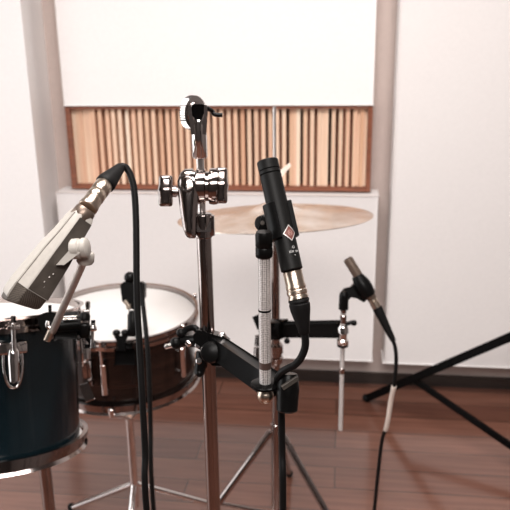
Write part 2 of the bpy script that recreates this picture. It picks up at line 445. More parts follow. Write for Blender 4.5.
# rack tom at the left, leaning away
TC = P(-6, 313, 1.20); tn = V(0.0, math.sin(math.radians(13.5)), math.cos(math.radians(13.5)))
tom = thing('tom_drum', 'dark teal tom drum with white head under the pale grey microphone', 'drum', TC - tn * .22)
tx = V(0, -1, 0)
drum(tom, TC, tn, .147, .22, tx, lug0=math.radians(30), nlug=5, shell_mat=M_teal, hoop_mat=M_nickel)
# its mount down to the floor, below the picture
tb = TC - tn * .12 + V(0, .16, 0)
bm = nb(); cyl(bm, TC - tn * .12 + V(0, .125, .0), tb + V(0, .03, 0), .012); cyl(bm, V(tb.x, tb.y + .03, tb.z + .04), V(tb.x, tb.y + .03, 0.0), .0127)
for k in range(3):
    a = math.radians(90 + 120 * k); e = V(tb.x + .26 * math.cos(a), tb.y + .03 + .26 * math.sin(a), .012)
    cyl(bm, V(tb.x, tb.y + .03, .22), e, .008)
obj('mount', bm, M_nickel, tom)

# snare
SCn = P(121.5, 313, 1.76)
sn = V(0, -0.02, 1).normalized()
snare = thing('snare_drum', 'striped dark wood snare drum with chrome hoops and white head', 'drum', SCn - sn * .165)
drum(snare, SCn, sn, .188, .165, V(0, -1, 0), lug0=math.radians(-4), nlug=6, shell_mat=M_shell, lug_kind='bar', hoop_mat=M_nickel)
bm = nb(); q0 = P(88, 372, 1.61)
box(bm, q0, RT, Z, V(0, 1, 0), .020, .060, .020, .003); bar(bm, P(84, 384, 1.60), P(90, 400, 1.60), RT, .016, .008, .002)
obj('throw_off', bm, M_nickel, snare)
# snare stand, below the picture
sb = SCn - sn * .165
st = thing('snare_stand', 'chrome basket stand carrying the wooden snare drum', 'stand', V(sb.x, sb.y, 0))
for k in range(3):
    a = math.radians(30 + 120 * k); d = V(math.cos(a), math.sin(a), 0)
    bm = nb(); cyl(bm, V(sb.x, sb.y, sb.z - .13), sb + d * .176 - Z * .016, .006)
    cyl(bm, sb + d * .176 - Z * .018, sb + d * .199 - Z * .006, .005); cyl(bm, sb + d * .199 - Z * .010, sb + d * .199 + Z * .012, .006)
    obj('basket_arm', bm, M_chrome, st)
    bm = nb(); cyl(bm, V(sb.x, sb.y, .17), V(sb.x, sb.y, 0) + d * .24 + Z * .010, .008)
    lo = obj('leg', bm, M_chrome, st)
    obj('rubber_foot', ball(nb(), V(sb.x, sb.y, 0) + d * .24 + Z * .012, .012), M_rubber, lo)
obj('pole', cyl(nb(), V(sb.x, sb.y, sb.z - .12), V(sb.x, sb.y, .10), .011), M_chrome, st)

# ------------------------------------------------------------------ cymbal and its stand
CC = P(275, 217.0, 1.70)
Dc = .2295
cyn = (Z * math.cos(math.radians(5.5)) + V(0, 1, 0) * math.sin(math.radians(5.5)) - V(1, 0, 0) * math.sin(math.radians(1.4))).normalized()
prof = []
for i in range(29):
    r = Dc * i / 28; q = r / Dc
    h = .022 * (1 - q ** 1.7)
    if r < .062: h += .014 * math.cos(min(1, r / .062) * math.pi / 2) ** .8 if r < .0619 else 0
    prof.append((h, r))
prof[0] = (prof[0][0], 0.0055); 
full = prof + [(t - .0012, r) for t, r in prof[::-1]]
cm = obj('cymbal', lathe(nb(), V(0, 0, 0), Z, full, 128, closed_profile=True), M_cymbal)
cm.location = CC
cm.rotation_mode = 'QUATERNION'; cm.rotation_quaternion = Z.rotation_difference(cyn)
tag(cm, 'hammered bronze cymbal behind the black microphone', 'cymbal')
top = CC + cyn * .036
cs = thing('cymbal_stand', 'dark chrome stand holding the bronze cymbal, behind the black microphone', 'stand', V(CC.x, CC.y, 0))
def zc(py): return zat(CC.x, CC.y, py)
def cz(py, dx=0.0): return V(CC.x + dx, CC.y, zc(py))
obj('upper_rod', cyl(nb(), CC - cyn * .01, V(CC.x, CC.y, zc(107)), .0038, ch=.0008), M_steel, cs)
bm = nb(); lathe(bm, top + Z * -.002, Z, [(0, 0), (0, .014), (.012, .015), (.016, .013), (.016, 0)], 24)
obj('felt', bm, add_noise(mat('grey_felt', (.35, .33, .32), .95), 300, .1, .2), cs)
bm = nb(); tp = cz(178)
lathe(bm, tp, Z, [(0, 0), (0, .008), (.014, .007), (.014, 0)], 18)
for sx in (1, -1):
    prism(bm, [tp + V(sx * .004, -.003, .000), tp + V(sx * .016, -.003, .002), tp + V(sx * .024, -.003, .012), tp + V(sx * .038, -.003, .028), tp + V(sx * .034, -.003, .035), tp + V(sx * .018, -.003, .021), tp + V(sx * .005, -.003, .014)], V(0, .006, 0))
obj('wing_nut', bm, M_tape, cs)  # chrome wing, its lit look put into a pale colour
bm = nb(); lathe(bm, CC + Z * -.012, Z, [(0, 0), (0, .010), (.003, .019), (.006, .019), (.008, .006), (.02, .005), (.02, 0)], 24); cyl(bm, cz(262), CC - Z * .008, .0065)
obj('cymbal_seat', bm, M_nickel, cs)
obj('tube', cyl(nb(), cz(250), V(CC.x, CC.y, .30), .0105), M_nickel, cs)
obj('collar', lathe(nb(), cz(364), Z, [(0, 0), (0, .013), (.004, .0165), (.02, .0185), (.022, .015), (.03, .015), (.032, .0185), (.052, .0185), (.058, .013), (.058, 0)], 28), M_nickel, cs)
obj('lower_tube', cyl(nb(), V(CC.x, CC.y, .34), V(CC.x, CC.y, .03), .0135), M_nickel, cs)
for k in range(3):
    a = math.radians(80 + 120 * k); d = V(math.cos(a), math.sin(a), 0); b0 = V(CC.x, CC.y, 0)
    bm = nb(); cyl(bm, b0 + d * .014 + Z * .32, b0 + d * .27 + Z * .012, .009)
    cyl(bm, b0 + d * .012 + Z * .07, b0 + d * .16 + Z * .14, .005)
    lo = obj('leg', bm, M_nickel, cs); obj('rubber_foot', ball(nb(), b0 + d * .27 + Z * .012, .012), M_rubber, lo)

# clamp with horizontal bar on the cymbal stand, carries the small silver microphone
D2 = 1.55
pa = P(275, 329.5, 1.695); pb = P(343, 329, D2)
hb = thing('clamp_arm', 'black clamp bar fixed across the dark cymbal stand', 'clamp', pa)
ad = (pb - pa).normalized()
bm = nb(); bar(bm, pa + ad * .018, pb - ad * .011, Z, .030, .016, .003)
obj('bar', bm, M_blackmetal, hb)
bm = nb(); box(bm, pa + V(0, 0, 0), ad, Z, ad.cross(Z), .058, .046, .036, .005)
box(bm, pa - ad * .030 + Z * .004, ad, Z, ad.cross(Z), .030, .026, .024, .005)
obj('clamp_jaw', bm, M_blackmetal, hb)
obj('clamp_bolt', ball(nb(), P(287, 341, 1.655), .007), M_plastic, hb)
bm = nb(); q = P(257, 322, 1.66); cyl(bm, P(268, 327, 1.67), q, .006); bar(bm, P(260, 327, 1.66), P(256, 317, 1.66), fwd, .008, .010, .003)
obj('clamp_lever', bm, M_plastic, hb)
bm = nb(); cyl(bm, P(258.5, 335, 1.665), P(257.5, 346, 1.665), .0075); cyl(bm, P(257.5, 347, 1.665), P(256.5, 363, 1.665), .0085, .007)
obj('thumb_screw', bm, M_nickel, hb)

rbx = pb
r2 = thing('microphone_rod', 'thin pale rod at the far end of the black clamp bar', 'rod', V(pb.x, pb.y, zat(pb.x, pb.y, 420)))
def r2z(py): return V(pb.x, pb.y, zat(pb.x, pb.y, py))
obj('rod', cyl(nb(), r2z(306), r2z(430), .0050, ch=.0008), M_knurl, r2, label='knurled steel rod')
for ya, yb, rr in ((306, 313, .0062), (315, 323, .0070), (368, 373.5, .0060)): obj('ring', cyl(nb(), r2z(yb), r2z(ya), rr), M_nickel, r2)
bm = nb(); lathe(bm, r2z(345), Z, [(0, 0), (0, .010), (.004, .0125), (.012, .0125), (.015, .009), (.026, .009), (.03, .0125), (.042, .0115), (.048, .007), (.048, 0)], 24)
cl2 = obj('rod_clamp', bm, M_chrome, r2)
bm = nb(); cyl(bm, r2z(324) + V(.006, 0, 0), P(354, 322, D2), .0045); ball(bm, P(354, 323, D2), .0065)
obj('thumb_screw', bm, M_plastic, cl2)
bm = nb(); lathe(bm, r2z(346), Z, [(0, 0), (0, .012), (.014, .0125), (.016, .010), (.016, 0)], 24)
obj('rubber_collar', bm, M_rubber, cl2)

def P2(x, y, dd=0.0): return P(x, y, D2 + dd)
# clip
mc = thing('microphone_clip', 'small black clip between the thin rod and the silver brown microphone', 'microphone clip', r2z(308))
bm = nb(); lathe(bm, r2z(309), Z, [(0, 0), (0, .0105), (.03, .0100), (.036, .0085), (.040, .005), (.040, 0)], 24)
obj('base', bm, M_plastic, mc)
ma, mb_ = P2(349.5, 262, -.018), P2(371, 297, -.018); max_ = (mb_ - ma).normalized(); mside = max_.cross(fwd).normalized()
bm = nb(); cpos = P2(363, 284, -.018)
lathe(bm, P2(356.8, 275.5, -.018), max_, [(0, .0107), (.0, .0118), (.010, .0150), (.022, .0180), (.036, .0178), (.050, .0150), (.052, .0107)], 32, closed_profile=True)
prism(bm, [P2(x, y, -.012) for x, y in ((342, 292), (344.5, 288.5), (351, 287), (357, 280), (369, 298), (364, 302.5), (357, 298.5), (351, 297.5), (349, 300), (342, 299))], fwd * .018)
obj('holder', bm, M_plastic, mc)
# microphone
m2 = thing('condenser_microphone', 'small brown pencil microphone in a black clip on the thin rod', 'microphone', cpos)
L2 = (mb_ - ma).length
a_ = P2(347.5, 258.5, -.018)
bm = nb(); lathe(bm, a_, max_, [(0, 0), (.0005, .0085), (.002, .0105), (.017, .0105), (.0175, .0100), (.0185, .0100), (.019, .0105), (.100, .0105), (.102, .0095), (.102, 0)], 32)
obj('body', bm, M_bronze, m2)
obj('grille', lathe(nb(), a_ - max_ * .0006, max_, [(0, 0), (0, .0078), (.002, .0078), (.002, 0)], 24), M_grille, m2)
cb2 = thing('microphone_cable', 'black cable plugged into the small brown microphone, taped pale near the floor', 'cable', on_floor(388, 420))
p0 = P2(371.5, 298, -.018); p1 = P2(377, 307.5, -.018); ax2 = (p1 - p0).normalized()
bm = nb(); lathe(bm, p0, ax2, [(0, 0), (0, .0095), (.007, .0098), (.008, .0088), (.010, .0088), (.011, .0100), (.023, .0100), (.024, 0)], 28)
obj('plug', bm, M_champ, cb2)
bm = nb(); b1 = p0 + ax2 * .0235; b2 = P2(393.5, 341, -.018)
sweep(bm, [b1, b1 + (b2 - b1) * .3, b1 + (b2 - b1) * .7, b2], lambda s: .0104 - .0048 * max(0, s - .2) / .8, 16, 4)
obj('boot', bm, M_rubber, cb2)
cpts = [P2(391.5, 337, -.018), P2(394.8, 346, -.018), P2(396.2, 358, -.015), P2(395.5, 372, -.01), P2(394, 386, 0), P2(391, 400, .02), P2(387, 425, .05), P2(380, 455, .10)]
f0 = cpts[-1]; cpts += [V(f0.x - .01, f0.y + .0, .05), V(f0.x + .02, f0.y - .06, .006), V(f0.x + .10, f0.y - .2, .006)]
obj('cord', sweep(nb(), cpts, .0042, 12, 8), M_cable, cb2)
sp_ = smooth_path(cpts, 12)
i0, i1 = 48, 76
obj('tape', sweep(nb(), sp_[i0:i1], .0054, 12, 1), M_tape, cb2)

# ------------------------------------------------------------------ black tripod leg at the right
tf = on_floor(366, 401)
foot = tf + Z * .010
hubx = P(585, 305, 1.93)
hp = V(hubx.x, hubx.y, 0)
tr = thing('tripod_stand', 'black tripod stand leg slanting across the right white wall', 'stand', hp)
tp_ = hubx
dirl = tp_ - foot
leg = obj('leg', bar(nb(), foot, tp_, Z, .021, .014, .003), M_blackmetal, tr)
obj('rubber_foot', ball(nb(), foot + Z * .004, .014), M_rubber, leg)
mid = P(424, 379, (P(424, 379, 1) - CAMLOC).length and 2.17)
t_ = 0.27; mid = foot + dirl * t_
br0 = V(hp.x, hp.y, .05)
bm = nb(); bar(bm, mid, br0, Z, .019, .008, .002); obj('brace', bm, M_blackmetal, tr)
for k in (1, 2):
    a = math.atan2(foot.y - hp.y, foot.x - hp.x) + math.radians(120 * k)
    L = (V(foot.x, foot.y, 0) - hp).length
    e = hp + V(math.cos(a), math.sin(a), 0) * L * .75 + Z * .012
    lg = obj('leg', bar(nb(), e, hp + Z * tp_.z, Z, .021, .014, .003), M_blackmetal, tr)
    obj('rubber_foot', ball(nb(), e, .012), M_rubber, lg)
obj('pole', cyl(nb(), hp + Z * .02, hp + Z * 1.3, .014), M_blackmetal, tr)
obj('hub', cyl(nb(), hp + Z * (tp_.z - .04), hp + Z * (tp_.z + .04), .028), M_plastic, tr)

# ------------------------------------------------------------------ chrome boom stand in front
DS = 0.90
q = P(206.3, 300, DS); SX, SY = q.x, q.y
bs = thing('boom_stand', 'tall shiny chrome stand with winged tilter in front of the slats', 'stand', V(SX, SY, 0))
def sz(py, dx=0, dy=0): return V(SX + dx, SY + dy, zat(SX, SY, py))
s_ = 1.0 / FPX
obj('tube', cyl(nb(), sz(236), V(SX, SY, .42), .0092), M_nickel, bs)
obj('lower_tube', cyl(nb(), V(SX, SY, .46), V(SX, SY, .02), .0125), M_nickel, bs)
for k in range(3):
    a = math.radians(95 + 120 * k); d = V(math.cos(a), math.sin(a), 0); b0 = V(SX, SY, 0)
    bm = nb(); cyl(bm, b0 + d * .014 + Z * .36, b0 + d * .30 + Z * .012, .009); cyl(bm, b0 + d * .012 + Z * .07, b0 + d * .18 + Z * .15, .005)
    lo = obj('leg', bm, M_nickel, bs); obj('rubber_foot', ball(nb(), b0 + d * .30 + Z * .012, .013), M_rubber, lo)
DT = (sz(215) - CAMLOC).dot(fwd)
k_ = DT / FPX                                                # metres per pixel at the tilter
bm = nb(); lathe(bm, sz(237), Z, [(0, 0), (0, .0098), (.0015, .0112), (22 * k_, .0112), (24 * k_, .0102), (24 * k_, 0)], 32)
box(bm, sz(225, .0105, -.002), V(1, 0, 0), V(0, 1, 0), Z, .006, .012, 20 * k_, .0015)
obj('collar', bm, M_nickel, bs)
def T(px, py, b=0.0): return P(px, py, DT + b)
# tilter: side plate (teardrop), toothed barrel, wing screws
bm = nb(); rows = []
for y, x0_, x1_, d_ in ((169.5, 186, 192, .002), (170.5, 183, 195, .005), (173, 180.5, 198, .0075), (178, 178.3, 200.2, .0095), (186, 177.6, 200.8, .0105), (196, 178.2, 199.8, .0105), (206, 179.4, 198.4, .0105),
                        (218, 181.2, 197.4, .010), (228, 183.0, 196.9, .0095), (234, 184.8, 196.6, .0085), (237.2, 187, 196, .006), (238.4, 189.5, 195, .002)):
    c_ = (x0_ + x1_) / 2; h_ = (x1_ - x0_) / 2
    rows.append([T(c_ + h_ * math.cos(t) * (1 if abs(math.cos(t)) > .3 else 1), y, -.006) + fwd * (d_ * math.copysign(abs(math.sin(t)) ** .8, math.sin(t))) for t in [2 * math.pi * q / 28 for q in range(28)]])
loft(bm, rows)
obj('tilter_plate', bm, M_nickel, bs)
bm = nb()
prism(bm, [T(195, 232, -.006), T(195, 214, -.006), T(211, 214, -.006), T(211, 232, -.006)], fwd * .010)
obj('plate_bridge', bm, M_nickel, bs)
bm = nb(); c0 = T(183, 186, .006); c1 = T(219, 186.5, .006); xa = (c1 - c0)
Lb = xa.length
lathe(bm, c0, xa, [(0, 0), (0, .013), (.002, .0205), (Lb * .28, .0215), (Lb * .30, .0185), (Lb * .36, .0185), (Lb * .38, .0215), (Lb * .50, .0220), (Lb * .62, .0215), (Lb * .64, .018), (Lb * .72, .018), (Lb * .74, .0215), (Lb * .86, .0225), (Lb * .97, .0215), (Lb, .0185), (Lb, 0)], 40)
obj('ratchet_barrel', bm, M_nickel, bs)
bm = nb(); ringc = T(184, 182, -.010)
lathe(bm, T(186.5, 183, -.0172), -fwd, [(0, .0085), (0.0015, .0105), (.003, .0105), (.0035, .0085)], 32, closed_profile=True)
obj('ratchet_ring', bm, M_chrome, bs)
def wing(cx, cy, w_, h_, shaft_to):
    bm = nb()
    rows = []
    for f_, hw_, d_ in ((-.5, .30, .002), (-.485, .40, .004), (-.44, .46, .0055), (-.34, .48, .0062), (-.22, .46, .0064), (-.12, .50, .0075), (0, .56, .0085), (.12, .50, .0075), (.22, .46, .0064), (.34, .48, .0062), (.44, .46, .0055), (.485, .40, .004), (.5, .30, .002)):
        rows.append([T(cx + w_ * hw_ * math.copysign(abs(math.cos(t)) ** .6, math.cos(t)), cy + h_ * f_, 0) + fwd * (d_ * math.sin(t)) for t in [2 * math.pi * q / 28 for q in range(28)]])
    loft(bm, rows)
    o = obj('wing_screw', bm, M_nickel, bs)
    bm = nb(); cyl(bm, T(cx, cy + .5), T(shaft_to, cy + .5), .0052); cyl(bm, T((cx + shaft_to) / 2 - 2, cy + .5), T((cx + shaft_to) / 2 + 2, cy + .5), .0068)
    obj('screw_shaft', bm, M_nickel, o)
wing(165.8, 191, 15, 31, 184)
wing(221.5, 185.5, 13, 36, 213)
# upper rod and fork
ux = T(201.2, 190, .005)
def uz(py, dx=0.0): return V(ux.x + dx, ux.y, zat(ux.x, ux.y, py))
obj('upper_rod', cyl(nb(), uz(214), uz(152), .0047), M_steel, bs)
bm = nb()
lathe(bm, uz(158), Z, [(0, 0), (0, .0078), (.002, .0092), (27 * k_, .0092), (33 * k_, .0095), (38 * k_, .0075), (38 * k_, 0)], 32)
for sx in (-1, 1):
    prism(bm, [uz(133, sx * .0015) + V(0, -.008, 0), uz(134, sx * .0088) + V(0, -.008, 0), uz(112, sx * .0112) + V(0, -.008, 0), uz(105, sx * .0112) + V(0, -.008, 0), uz(104, sx * .0075) + V(0, -.008, 0), uz(116, sx * .0068) + V(0, -.008, 0), uz(126, sx * .0015) + V(0, -.008, 0)], V(0, .016, 0))
bevel_all(bm, .0008, 1, 40)
obj('fork', bm, M_chrome, bs)
bm = nb(); prism(bm, [uz(128) + V(0, -.004, 0), uz(112, .0072) + V(0, -.004, 0), uz(104, .0072) + V(0, -.004, 0), uz(104, -.0072) + V(0, -.004, 0), uz(112, -.0072) + V(0, -.004, 0)], V(0, .008, 0))
obj('hinge_block', bm, M_blackmetal, bs)
bm = nb(); dc = uz(114, -.0075) + V(0, .014, 0); da = V(.80, -.60, 0).normalized(); dx_, dy_ = ortho(da); nt = 40; pr = []
for i in range(nt * 2):
    th = math.pi * i / nt; r = .0205 if i % 2 else .0190
    pr.append(dc - da * .004 + dx_ * (r * math.cos(th)) + dy_ * (r * math.sin(th)))
prism(bm, pr, da * .008)
lathe(bm, dc - da * .0, da, [(0, 0), (.002, .010), (.005, .0135), (.0075, .0125), (.0075, 0)], 28)
obj('toothed_disc', bm, M_chrome, bs)
bm = nb(); sweep(bm, [uz(107, .008), T(212, 111, -.01), T(215, 114.5, -.01), T(222.5, 115, -.01)], .0026, 10, 5)
obj('release_lever', bm, M_plastic, bs)

# ------------------------------------------------------------------ black clamp with a flat arm, on the chrome stand
DM = 0.75                                                    # the knurled rod's distance
ca = thing('clamp_arm', 'black clamp with a long flat arm low on the shiny chrome stand', 'clamp', sz(346))
DC = (sz(346) - CAMLOC).dot(fwd)
def C_(px, py, b=0.0): return P(px, py, DC + b)
a0 = C_(214, 345, -.018); a1 = P(276, 388, DM + .012)
bm = nb(); bar(bm, a0, a1, UP, .0205, .018, .0025)
obj('arm', bm, M_blackmetal, ca)
bm = nb()
prism(bm, [C_(x, y, -.024) for x, y in ((193, 335), (198, 330), (208, 333), (222, 337), (229, 343), (226, 352), (222, 366), (212, 366), (203, 352), (194, 346))], fwd * .046); bevel_all(bm, .003, 2, 40)
obj('clamp_jaw', bm, M_blackmetal, ca)
bm = nb(); k0 = C_(213, 352, -.030); kd = (-fwd + RT * -.15 + UP * .1).normalized()
lathe(bm, k0, kd, [(-.01, 0), (-.01, .010), (0, .0125), (.012, .0135), (.017, .0115), (.019, .006), (.019, 0)], 28)
obj('clamp_knob', bm, M_plastic, ca)
bm = nb(); cyl(bm, C_(199, 375, -.012), C_(203, 352, -.012), .0062, .0085); ball(bm, C_(199.5, 373, -.014), .0055)
obj('clamp_screw', bm, M_plastic, ca)
bm = nb(); cyl(bm, C_(199, 361, -.022), C_(199, 361, -.008), .0042, seg=6); cyl(bm, C_(198, 345, -.024), C_(198, 345, -.01), .004); ball(bm, C_(222, 336, -.012), .006)
obj('bolt', bm, M_chrome, ca)
# left jaw reaching to the snare side: lever and hinge
bm = nb()
sweep(bm, [C_(205, 341, -.01), C_(194, 341, .004), C_(184, 341, .01), C_(172, 344, .012)], lambda s: .0088 - .0025 * s, 14, 5)
ball(bm, C_(181, 333, .008), .0062); ball(bm, C_(176, 343, .008), .0080)
sweep(bm, [C_(181, 334, .006), C_(187, 329, .006), C_(195, 328, .002), C_(200, 335, 0)], .0042, 10, 5)
obj('clamp_lever', bm, M_plastic, ca)
bm = nb(); cyl(bm, C_(172, 345, .006), C_(165, 347, .006), .0034); cyl(bm, C_(187, 342, -.006), C_(190, 345, -.008), .004)
obj('lever_pin', bm, M_chrome, ca)
# end fitting: disc, threaded socket and the black thumb knob
q = P(265.3, 378, DM); MX, MY = q.x, q.y
def mz(py, dx=0, dy=0): return V(MX + dx, MY + dy, zat(MX, MY, py))
km = DM / FPX
bm = nb(); lathe(bm, mz(386), Z, [(0, 0), (0, .0145), (.001, .0155), (.003, .0155), (.0042, .013), (.0042, .0)], 36)
obj('disc', bm, M_blackmetal, ca)
bm = nb(); lathe(bm, mz(401), Z, [(0, 0), (0, .006), (.002, .0075), (.004, .0085), (.008, .0090), (.011, .0078), (.0125, .0068), (.016, .0068), (.016, 0)], 28)
obj('socket', bm, M_champ, ca)
bm = nb(); lathe(bm, P(287, 412, DM - .004), UP + RT * .03, [(0, 0), (0, .0085), (.002, .0110), (.018, .0118), (.024, .0122), (.030, .0112), (.036, .0105), (.040, .009), (.040, 0)], 28)
obj('knob', bm, M_plastic, ca)
bm = nb(); bar(bm, P(283, 387.5, DM - .018), P(297, 378.5, DM - .016), UP, .003, .004, .001)
obj('knob_highlight', bm, M_greybrown, ca)  # grey strip standing in for the highlight along the knob

# ------------------------------------------------------------------ knurled rod carrying the black microphone
rod = thing('microphone_rod', 'knurled silver rod standing upright below the black microphone', 'rod', mz(380))
obj('rod', cyl(nb(), mz(256), mz(384), .0062, ch=.0006), M_knurl, rod)
obj('ring', cyl(nb(), mz(309.2), mz(311), .0066, ch=.0003), M_blackmetal, rod)
obj('ring', cyl(nb(), mz(361), mz(368), .0064, ch=.0003), M_brown, rod, label='brown ring')
# clip
mcl = thing('microphone_clip', 'black swivel clip gripping the black microphone on the knurled rod', 'microphone clip', mz(256))
bm = nb(); lathe(bm, mz(257), Z, [(0, 0), (0, .0078), (.001, .0085), (9 * km, .0085), (10 * km, .0078), (11 * km, .0085), (22 * km, .0085), (25 * km, .0072), (25 * km, 0)], 32)
obj('base', bm, M_plastic, mcl)
bm = nb(); h0 = P(262.5, 223, DM - .006); lathe(bm, h0, fwd, [(0, 0), (0, .0068), (.002, .0082), (.014, .0082), (.016, .0068), (.016, 0)], 28)
lathe(bm, h0 - fwd * .0015, fwd, [(0, 0), (0, .0045), (.004, .0045), (.004, 0)], 16)
bar(bm, P(262, 238, DM), P(268, 216, DM - .004), fwd, .012, .013, .002)
obj('hinge', bm, M_plastic, mcl)
obj('hinge_screw', cyl(nb(), h0 - fwd * .0035, h0 - fwd * .0005, .0024, seg=8), M_greybrown, mcl)

# ------------------------------------------------------------------ the black microphone
DK = 0.725
kt, kb = P(267.2, 160.5, DK + .008), P(292.0, 270.5, DK - .008)
ka = (kb - kt).normalized(); LK = (kb - kt).length; RK = .0110
vd = (-fwd - ka * (-fwd).dot(ka)).normalized()               # towards the viewer
sd = ka.cross(vd); sd = sd if sd.dot(RT) > 0 else -sd         # to the right
def K(t, ang, r=RK): return kt + ka * t + vd * (r * math.cos(ang)) + sd * (r * math.sin(ang))
km_ = thing('condenser_microphone', 'black pencil microphone with red diamond badge in the middle', 'microphone', kb)
g1, g2 = .0105, .0150
bm = nb(); lathe(bm, kt, ka, [(0, 0), (0, RK - .0035), (.0006, RK - .0030), (.0002, RK - .0008), (.0012, RK), (g1 - .0007, RK), (g1, RK - .0009), (g1 + .0007, RK),
                              (g2 - .0009, RK), (g2, RK - .0011), (g2 + .0009, RK), (LK - .0008, RK), (LK, RK - .001), (LK, 0)], 64)
obj('body', bm, M_mic, km_)
obj('grille', lathe(nb(), kt - ka * .0003, ka, [(0, 0), (0, RK - .0036), (.001, RK - .0036), (.001, 0)], 40), M_grille, km_)
# badge wrapped round the barrel
tb_ = .0785 * (LK / .1145); ab = math.radians(33)
def badge(w_, h_, r0, r1, cut=None):
    bm = nb(); n = 12
    def ringp(w2, h2, r):
        cor = [(0, h2), (w2, 0), (0, -h2), (-w2, 0)]; out = []
        for (x0, y0), (x1, y1) in zip(cor, cor[1:] + cor[:1]):
            for j in range(n):
                x = x0 + (x1 - x0) * j / n; y = y0 + (y1 - y0) * j / n
                out.append(K(tb_ - y, ab + x / RK, r))
        return out
    if cut:
        o1 = [bm.verts.new(p) for p in ringp(w_, h_, r1)]; i1_ = [bm.verts.new(p) for p in ringp(w_ * cut, h_ * cut, r1)]
        o0 = [bm.verts.new(p) for p in ringp(w_, h_, r0)]; i0_ = [bm.verts.new(p) for p in ringp(w_ * cut, h_ * cut, r0)]
        m_ = len(o1)
        for i in range(m_):
            j = (i + 1) % m_
            bm.faces.new((o1[i], o1[j], i1_[j], i1_[i])); bm.faces.new((o0[i], o0[j], o1[j], o1[i])); bm.faces.new((i0_[i], i0_[j], i1_[j], i1_[i]))
    else:
        rows = []
        for s in [i / 6 for i in range(6, 0, -1)]: rows.append([bm.verts.new(p) for p in ringp(w_ * s, h_ * s, r1)])
        c = bm.verts.new(K(tb_, ab, r1)); m_ = len(rows[0])
        base = [bm.verts.new(p) for p in ringp(w_, h_, r0)]
        for A, B in zip([base] + rows[:-1], rows):
            for i in range(m_): bm.faces.new((A[i], A[(i + 1) % m_], B[(i + 1) % m_], B[i]))
        for i in range(m_): bm.faces.new((rows[-1][i], rows[-1][(i + 1) % m_], c))
    return bm
bdg = obj('badge', badge(.0076, .0084, RK - .0003, RK + .00022, .85), M_silver, km_)
obj('badge_field', badge(.0066, .0073, RK - .0003, RK + .00010), M_red, bdg)
def glyph_line(bm, pts2, wd, t0, a0_, r):
    """flat strip following pts2 (x round the barrel, y along it)"""
    prev = None
    for i, (x, y) in enumerate(pts2):
        x0, y0 = pts2[max(i - 1, 0)]; x1, y1 = pts2[min(i + 1, len(pts2) - 1)]
        dx, dy = x1 - x0, y1 - y0; L = math.hypot(dx, dy) or 1; nx, ny = -dy / L * wd / 2, dx / L * wd / 2
        A = bm.verts.new(K(t0 - (y + ny), a0_ + (x + nx) / RK, r)); B = bm.verts.new(K(t0 - (y - ny), a0_ + (x - nx) / RK, r))
        if prev: bm.faces.new((prev[0], A, B, prev[1]))
        prev = (A, B)
    return bm
M_pink = mat('pale_badge_print', (0.40, 0.24, 0.21), 0.5)
bm = nb()
glyph_line(bm, [(.0024 * math.cos(math.radians(a)), .0026 * math.sin(math.radians(a))) for a in range(30, 391, 15)], .0006, tb_, ab, RK + .0002)
glyph_line(bm, [(-.0012, -.0014), (-.0012, .0014)], .0006, tb_, ab, RK + .0002)
glyph_line(bm, [(-.0012, .0014), (.0012, -.0014)], .0006, tb_, ab, RK + .0002)
glyph_line(bm, [(.0012, -.0014), (.0012, .0014)], .0006, tb_, ab, RK + .0002)
obj('badge_emblem', bm, M_pink, bdg)
# printed type below the badge
def text_mesh(s, size):
    c = bpy.data.curves.new('lettering', 'FONT'); c.body = s; c.size = size; c.align_x = 'CENTER'; c.resolution_u = 2
    o = bpy.data.objects.new('lettering', c); COL.objects.link(o)
    dg = bpy.context.evaluated_depsgraph_get(); me = bpy.data.meshes.new_from_object(o.evaluated_get(dg))
    bpy.data.objects.remove(o); return me
me = text_mesh('KM 184', .0034); bm = nb(); bm.from_mesh(me); bpy.data.meshes.remove(me)
bmesh.ops.subdivide_edges(bm, edges=[e for e in bm.edges if e.calc_length() > .0008], cuts=2)
tt = .0985 * (LK / .1145)
for v in bm.verts: v.co = K(tt - v.co.y, ab + v.co.x / RK, RK + .00015)
glyph_line(bm, [(.0013 * math.cos(math.radians(a)) * (1 - .3 * math.sin(math.radians(a))), .0011 * math.sin(math.radians(a))) for a in range(90, 451, 20)], .0004, tt - .0055, ab, RK + .00015)
glyph_line(bm, [(-.0008, 0), (.0008, 0)], .0005, tt + .0026, ab, RK + .00015)
obj('lettering', bm, M_print, km_)
# the clip's sleeve follows the barrel
t0_, t1_ = .045 * LK / .1145, .082 * LK / .1145
sg = 1 if ka.cross(vd).dot(sd) > 0 else -1
aa, ab_ = (78, 348) if sg > 0 else (12, 282)
bm = nb(); lathe(bm, K(t0_, 0, 0), ka, [(0, RK + .0001), (0, RK + .0032), (.0006, RK + .0040), (t1_ - t0_ - .0006, RK + .0040), (t1_ - t0_, RK + .0032), (t1_ - t0_, RK + .0001)], 48,
                  vd, math.radians(aa), math.radians(ab_), closed_profile=True)
obj('sleeve', bm, M_plastic, mcl)

